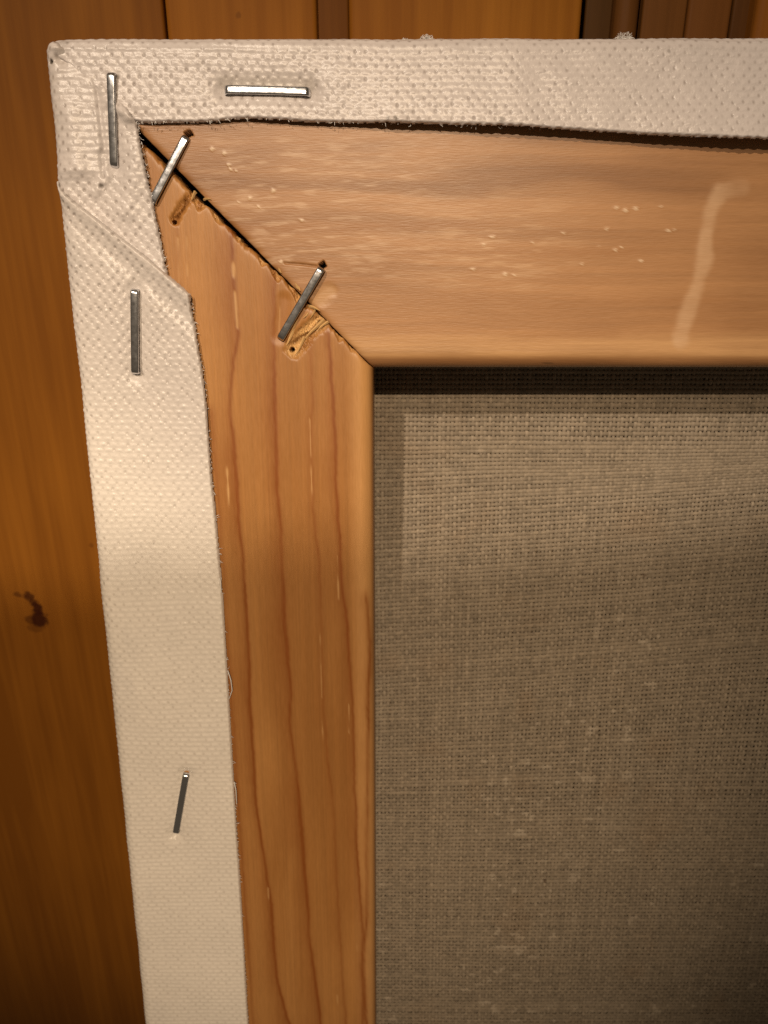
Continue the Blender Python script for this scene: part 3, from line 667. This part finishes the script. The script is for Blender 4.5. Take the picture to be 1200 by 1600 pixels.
# ------------------------------------------------------------------ inner side of the painted face: real woven threads
LU, LV = 0.665, 0.752
U0, U1, V0, V1 = 36.0, 132.0, -37.0, -186.0
def skew(u, v):
    """bow of the weft rows and drift of the warp"""
    dv = 0.075*(u-44)*sstep(-52, -66, v)*sstep(-125, -95, v)*0.9 + 0.9*(fbm(u*0.025, v*0.025, 401, 2)-0.5)
    du = 0.9*(fbm(u*0.03+9, v*0.03, 403, 2)-0.5) + 0.02*(v+40)*sstep(70, 120, u)*0.5
    return du, dv
def blot(u, v):
    b = 0.55*sstep(0.60, 0.80, fbm(u*0.22, v*0.12, 411, 3)) + 0.75*sstep(0.74, 0.86, fbm(u*0.55, v*0.45, 413, 3))
    return np.clip(b, 0, 1)
DARKS = [(1006, 898, .55), (851, 1375, .5), (1198, 1512, .5)]
DARKS = [(*P(x, y, -DEPTH), r) for x, y, r in DARKS]
def thread_tone(u, v, base, k1):
    t = np.ones(u.shape+(3,))*np.array(base)*(0.72+0.56*k1)[..., None]
    t = mix(t, (0.36, 0.305, 0.24), 0.3*blot(u, v))
    t = mix(t, (0.42, 0.36, 0.285), 0.6*sstep(0.79, 0.94, vn(u*0.75+0.5*vn(u, v, 3), v*0.9, 419))*sstep(0.4, 0.6, fbm(u*0.06, v*0.05, 418, 2))*(0.25+0.75*sstep(-70, -92, v)))
    t = mix(t, np.array((0.22, 0.15, 0.09)), 0.25*sstep(0.60, 0.85, fbm(u*0.12, v*0.12, 415, 3)))
    for (a, b, r) in DARKS:
        d = np.hypot(u-a, (v-b)*1.3)+0.3*(vn(u*3, v*3, 417)-.5); t = mix(t, (0.06, 0.03, 0.015), 0.85*sstep(r, r*0.4, d))
    return t
def threads(kind):
    S = 3
    nw = int((U1-U0)/LU); nf = int((V0-V1)/LV)
    prof = np.array([(-1, -0.55), (-0.5, 0.55), (0.5, 0.55), (1, -0.55)])
    if kind == 'warp':
        i = np.arange(nw)[:, None]; s = np.arange(nf*S)[None, :]; v = V0-LV*(s/S); u = U0+LU*i+0*v; ph = s/S
        z = 0.135*np.cos(math.pi*(ph+i))-0.035; seed = 421; half = 0.318
    else:
        i = np.arange(nf)[:, None]; s = np.arange(nw*S)[None, :]; u = U0+LU*(s/S); v = V0-LV*i+0*u; ph = s/S
        z = -0.085*np.cos(math.pi*(ph+i))+0.04; seed = 431; half = 0.295
    u, v, z = np.broadcast_arrays(u, v, z); i = np.broadcast_to(i, u.shape)
    du, dv = skew(u, v)
    thick = 0.90+0.22*vn(i*1.0, i*0.0, seed) ; slub = vn(i*3.7, ph*0.045+0*u, seed+1); thick = thick*(0.90+0.22*slub)*(0.94+0.12*vn(i*2.1, ph*1.0+0*u, seed+2))
    if kind == 'warp': thick = thick*(0.72+0.28*np.cos(math.pi*ph)**2)
    jit = 0.09*(vn(i*5.3, ph*0.13+0*u, seed+3)-0.5)*2
    uu = u+du+(jit if kind == 'warp' else 0); vv = v+dv+(jit if kind == 'weft' else 0)
    zz = z*(0.75+0.5*vn(i*1.7, np.floor(ph)+0*u, seed+4)) + 0.06*(vn(i*1.0, i*0.0+4, seed+5)-0.5) + 0.5*(fbm(u*0.02, v*0.02, 441, 2)-0.5)
    pts = []
    for a, b in prof:
        off = a*half*thick
        if kind == 'warp': pts.append(np.stack([uu+off, vv, -DEPTH+zz+b*0.15*thick], -1))
        else: pts.append(np.stack([uu, vv+off, -DEPTH+zz+b*0.15*thick], -1))
    A = np.stack(pts, 2)                                 # thread, sample, profile, xyz
    nt_, ns, npf = A.shape[:3]
    idx = np.arange(nt_*ns*npf).reshape(nt_, ns, npf)
    q = np.stack([idx[:, :-1, :-1], idx[:, :-1, 1:], idx[:, 1:, 1:], idx[:, 1:, :-1]], -1).reshape(-1, 4)
    tone = thread_tone(uu, vv, (0.228, 0.187, 0.139) if kind == 'weft' else (0.246, 0.204, 0.155), 0.35*vn(i*1.0, i*0.0, seed+6)+0.65*vn(i*1.3, np.floor(ph*0.5+0.5)+0*u, seed+7))
    tone = np.repeat(tone[:, :, None, :], npf, 2).reshape(-1, 3)
    o = mesh_np(kind+'_threads', A.reshape(-1, 3), q, M_THREAD, None, tone)
    o['kind'] = 'stuff'; return o
wa = threads('warp'); we = threads('weft')
# the sheet behind the threads: primer seen through the gaps, goes on out of the picture
g = 40
uu, vv = np.meshgrid(np.linspace(0.3, 190, g), np.linspace(-0.3, BASE_V+0.2, g))
sheet_t = np.ones((g*g, 3))*np.array((0.155, 0.112, 0.072))
V = np.stack([uu, vv, np.full_like(uu, -DEPTH-0.62)], -1).reshape(-1, 3)
sheet = mesh_np('canvas_back', V, grid_quads(g, g, flip=True), M_THREAD, root, sheet_t)
sheet['label'] = 'raw woven inner side of the canvas, greyish brown'
wa.parent = sheet; we.parent = sheet

# ------------------------------------------------------------------ staples
def staple(a, b, ha, hb, tilt, label):
    a3 = np.array([a[0], a[1], ha]); b3 = np.array([b[0], b[1], hb]); L = np.linalg.norm(b3-a3); t = (b3-a3)/L
    up = np.array([0, 0, 1.0]); up = up-t*np.dot(up, t); up /= np.linalg.norm(up); s = np.cross(up, t)
    s, up = s*math.cos(tilt)+up*math.sin(tilt), up*math.cos(tilt)-s*math.sin(tilt)
    th, hw, rc = 0.36, 0.50, 0.46
    path = [(0, -8.0, 0), (0, -3.0, 0), (0, -rc, 0)]     # (along, up, turn) of the wire's inner line, with bent shoulders
    secs = []
    leg = 7.5
    def sec(pos, nrm):                                   # rounded flat wire
        out = []
        for (x, y) in ((-1, -.55), (-.86, -.9), (-.6, -1), (.6, -1), (.86, -.9), (1, -.55), (1, .5), (.88, .82), (.62, 1), (-.62, 1), (-.88, .82), (-1, .5)):
            out.append(pos + s*hw*x + nrm*th/2*y)
        secs.append(out)
    sec(a3-up*leg, -t); sec(a3-up*rc, -t)
    for k in range(1, 7):
        ph = math.pi/2*k/6; c = a3-up*rc+t*rc; n = -t*math.cos(ph)+up*math.sin(ph); sec(c+n*rc, n)
    for k in range(1, 8):
        f = k/8; sec(a3+t*(rc+(L-2*rc)*f)+up*0.03*math.sin(f*math.pi*1.3), up)
    for k in range(0, 7):
        ph = math.pi/2*k/6; c = b3-up*rc-t*rc; n = up*math.cos(ph)+t*math.sin(ph); sec(c+n*rc, n)
    sec(b3-up*leg, t)
    V = np.array(secs).reshape(-1, 3); n = 12; Q = []
    for k in range(len(secs)-1):
        for j in range(n): Q.append((k*n+j, k*n+(j+1) % n, (k+1)*n+(j+1) % n, (k+1)*n+j))
    o = mesh_np('staple', V, Q, M_STEEL, root); o['label'] = label
    return o
for a, b, ha, hb, tl, lab in ST:
    sink = 0.12 if lab.split()[0] in ('pale', 'dark') else -0.22
    staple(a, b, ha+sink, hb+sink, tl, lab)

# ------------------------------------------------------------------ lint on the upper edge
def lint(label, x, y, size, seed, n):
    c = np.array(unproj(x, y, -2.5)); rr = random.Random(seed); parts = []
    base = np.array([c[0], 0.15, -2.5])
    for k in range(n):
        p = base+np.array([rr.uniform(-.5, .5)*size, 0, rr.uniform(-.5, .5)*size]); path = [p.copy()]
        d = np.array([rr.uniform(-.6, .6), 1.0, rr.uniform(-.5, .5)])
        for s in range(9):
            d = d+np.array([rr.uniform(-.9, .9), rr.uniform(-.95, .75), rr.uniform(-.9, .9)]); d /= np.linalg.norm(d)
            p = p+d*size*0.16; p = base+(p-base)*min(1, size*1.1/max(np.linalg.norm(p-base), 1e-6)); p[1] = max(p[1], 0.05); path.append(p.copy())
        parts.append(tube_np(path, 0.034, 4))
    V, Q = join(parts)
    V = np.array([to_world(v)/MM for v in V]); loc = to_world(base)
    o = mesh_np('lint_tuft', V-loc/MM, Q, M_FIBRE, None, local=False); o.location = Vector(loc)
    o['label'] = label; o['category'] = 'lint'; o['group'] = 'lint on the upper canvas edge'
lint('tiny pale lint speck, the leftmost on the upper canvas edge', 633, 57, 0.55, 1, 70)
lint('white lint tuft on the upper edge in front of the bright orange board', 667, 52, 0.95, 2, 130)
lint('greyish lint tuft on the upper edge in front of the dark boards', 976, 48, 1.25, 3, 120)
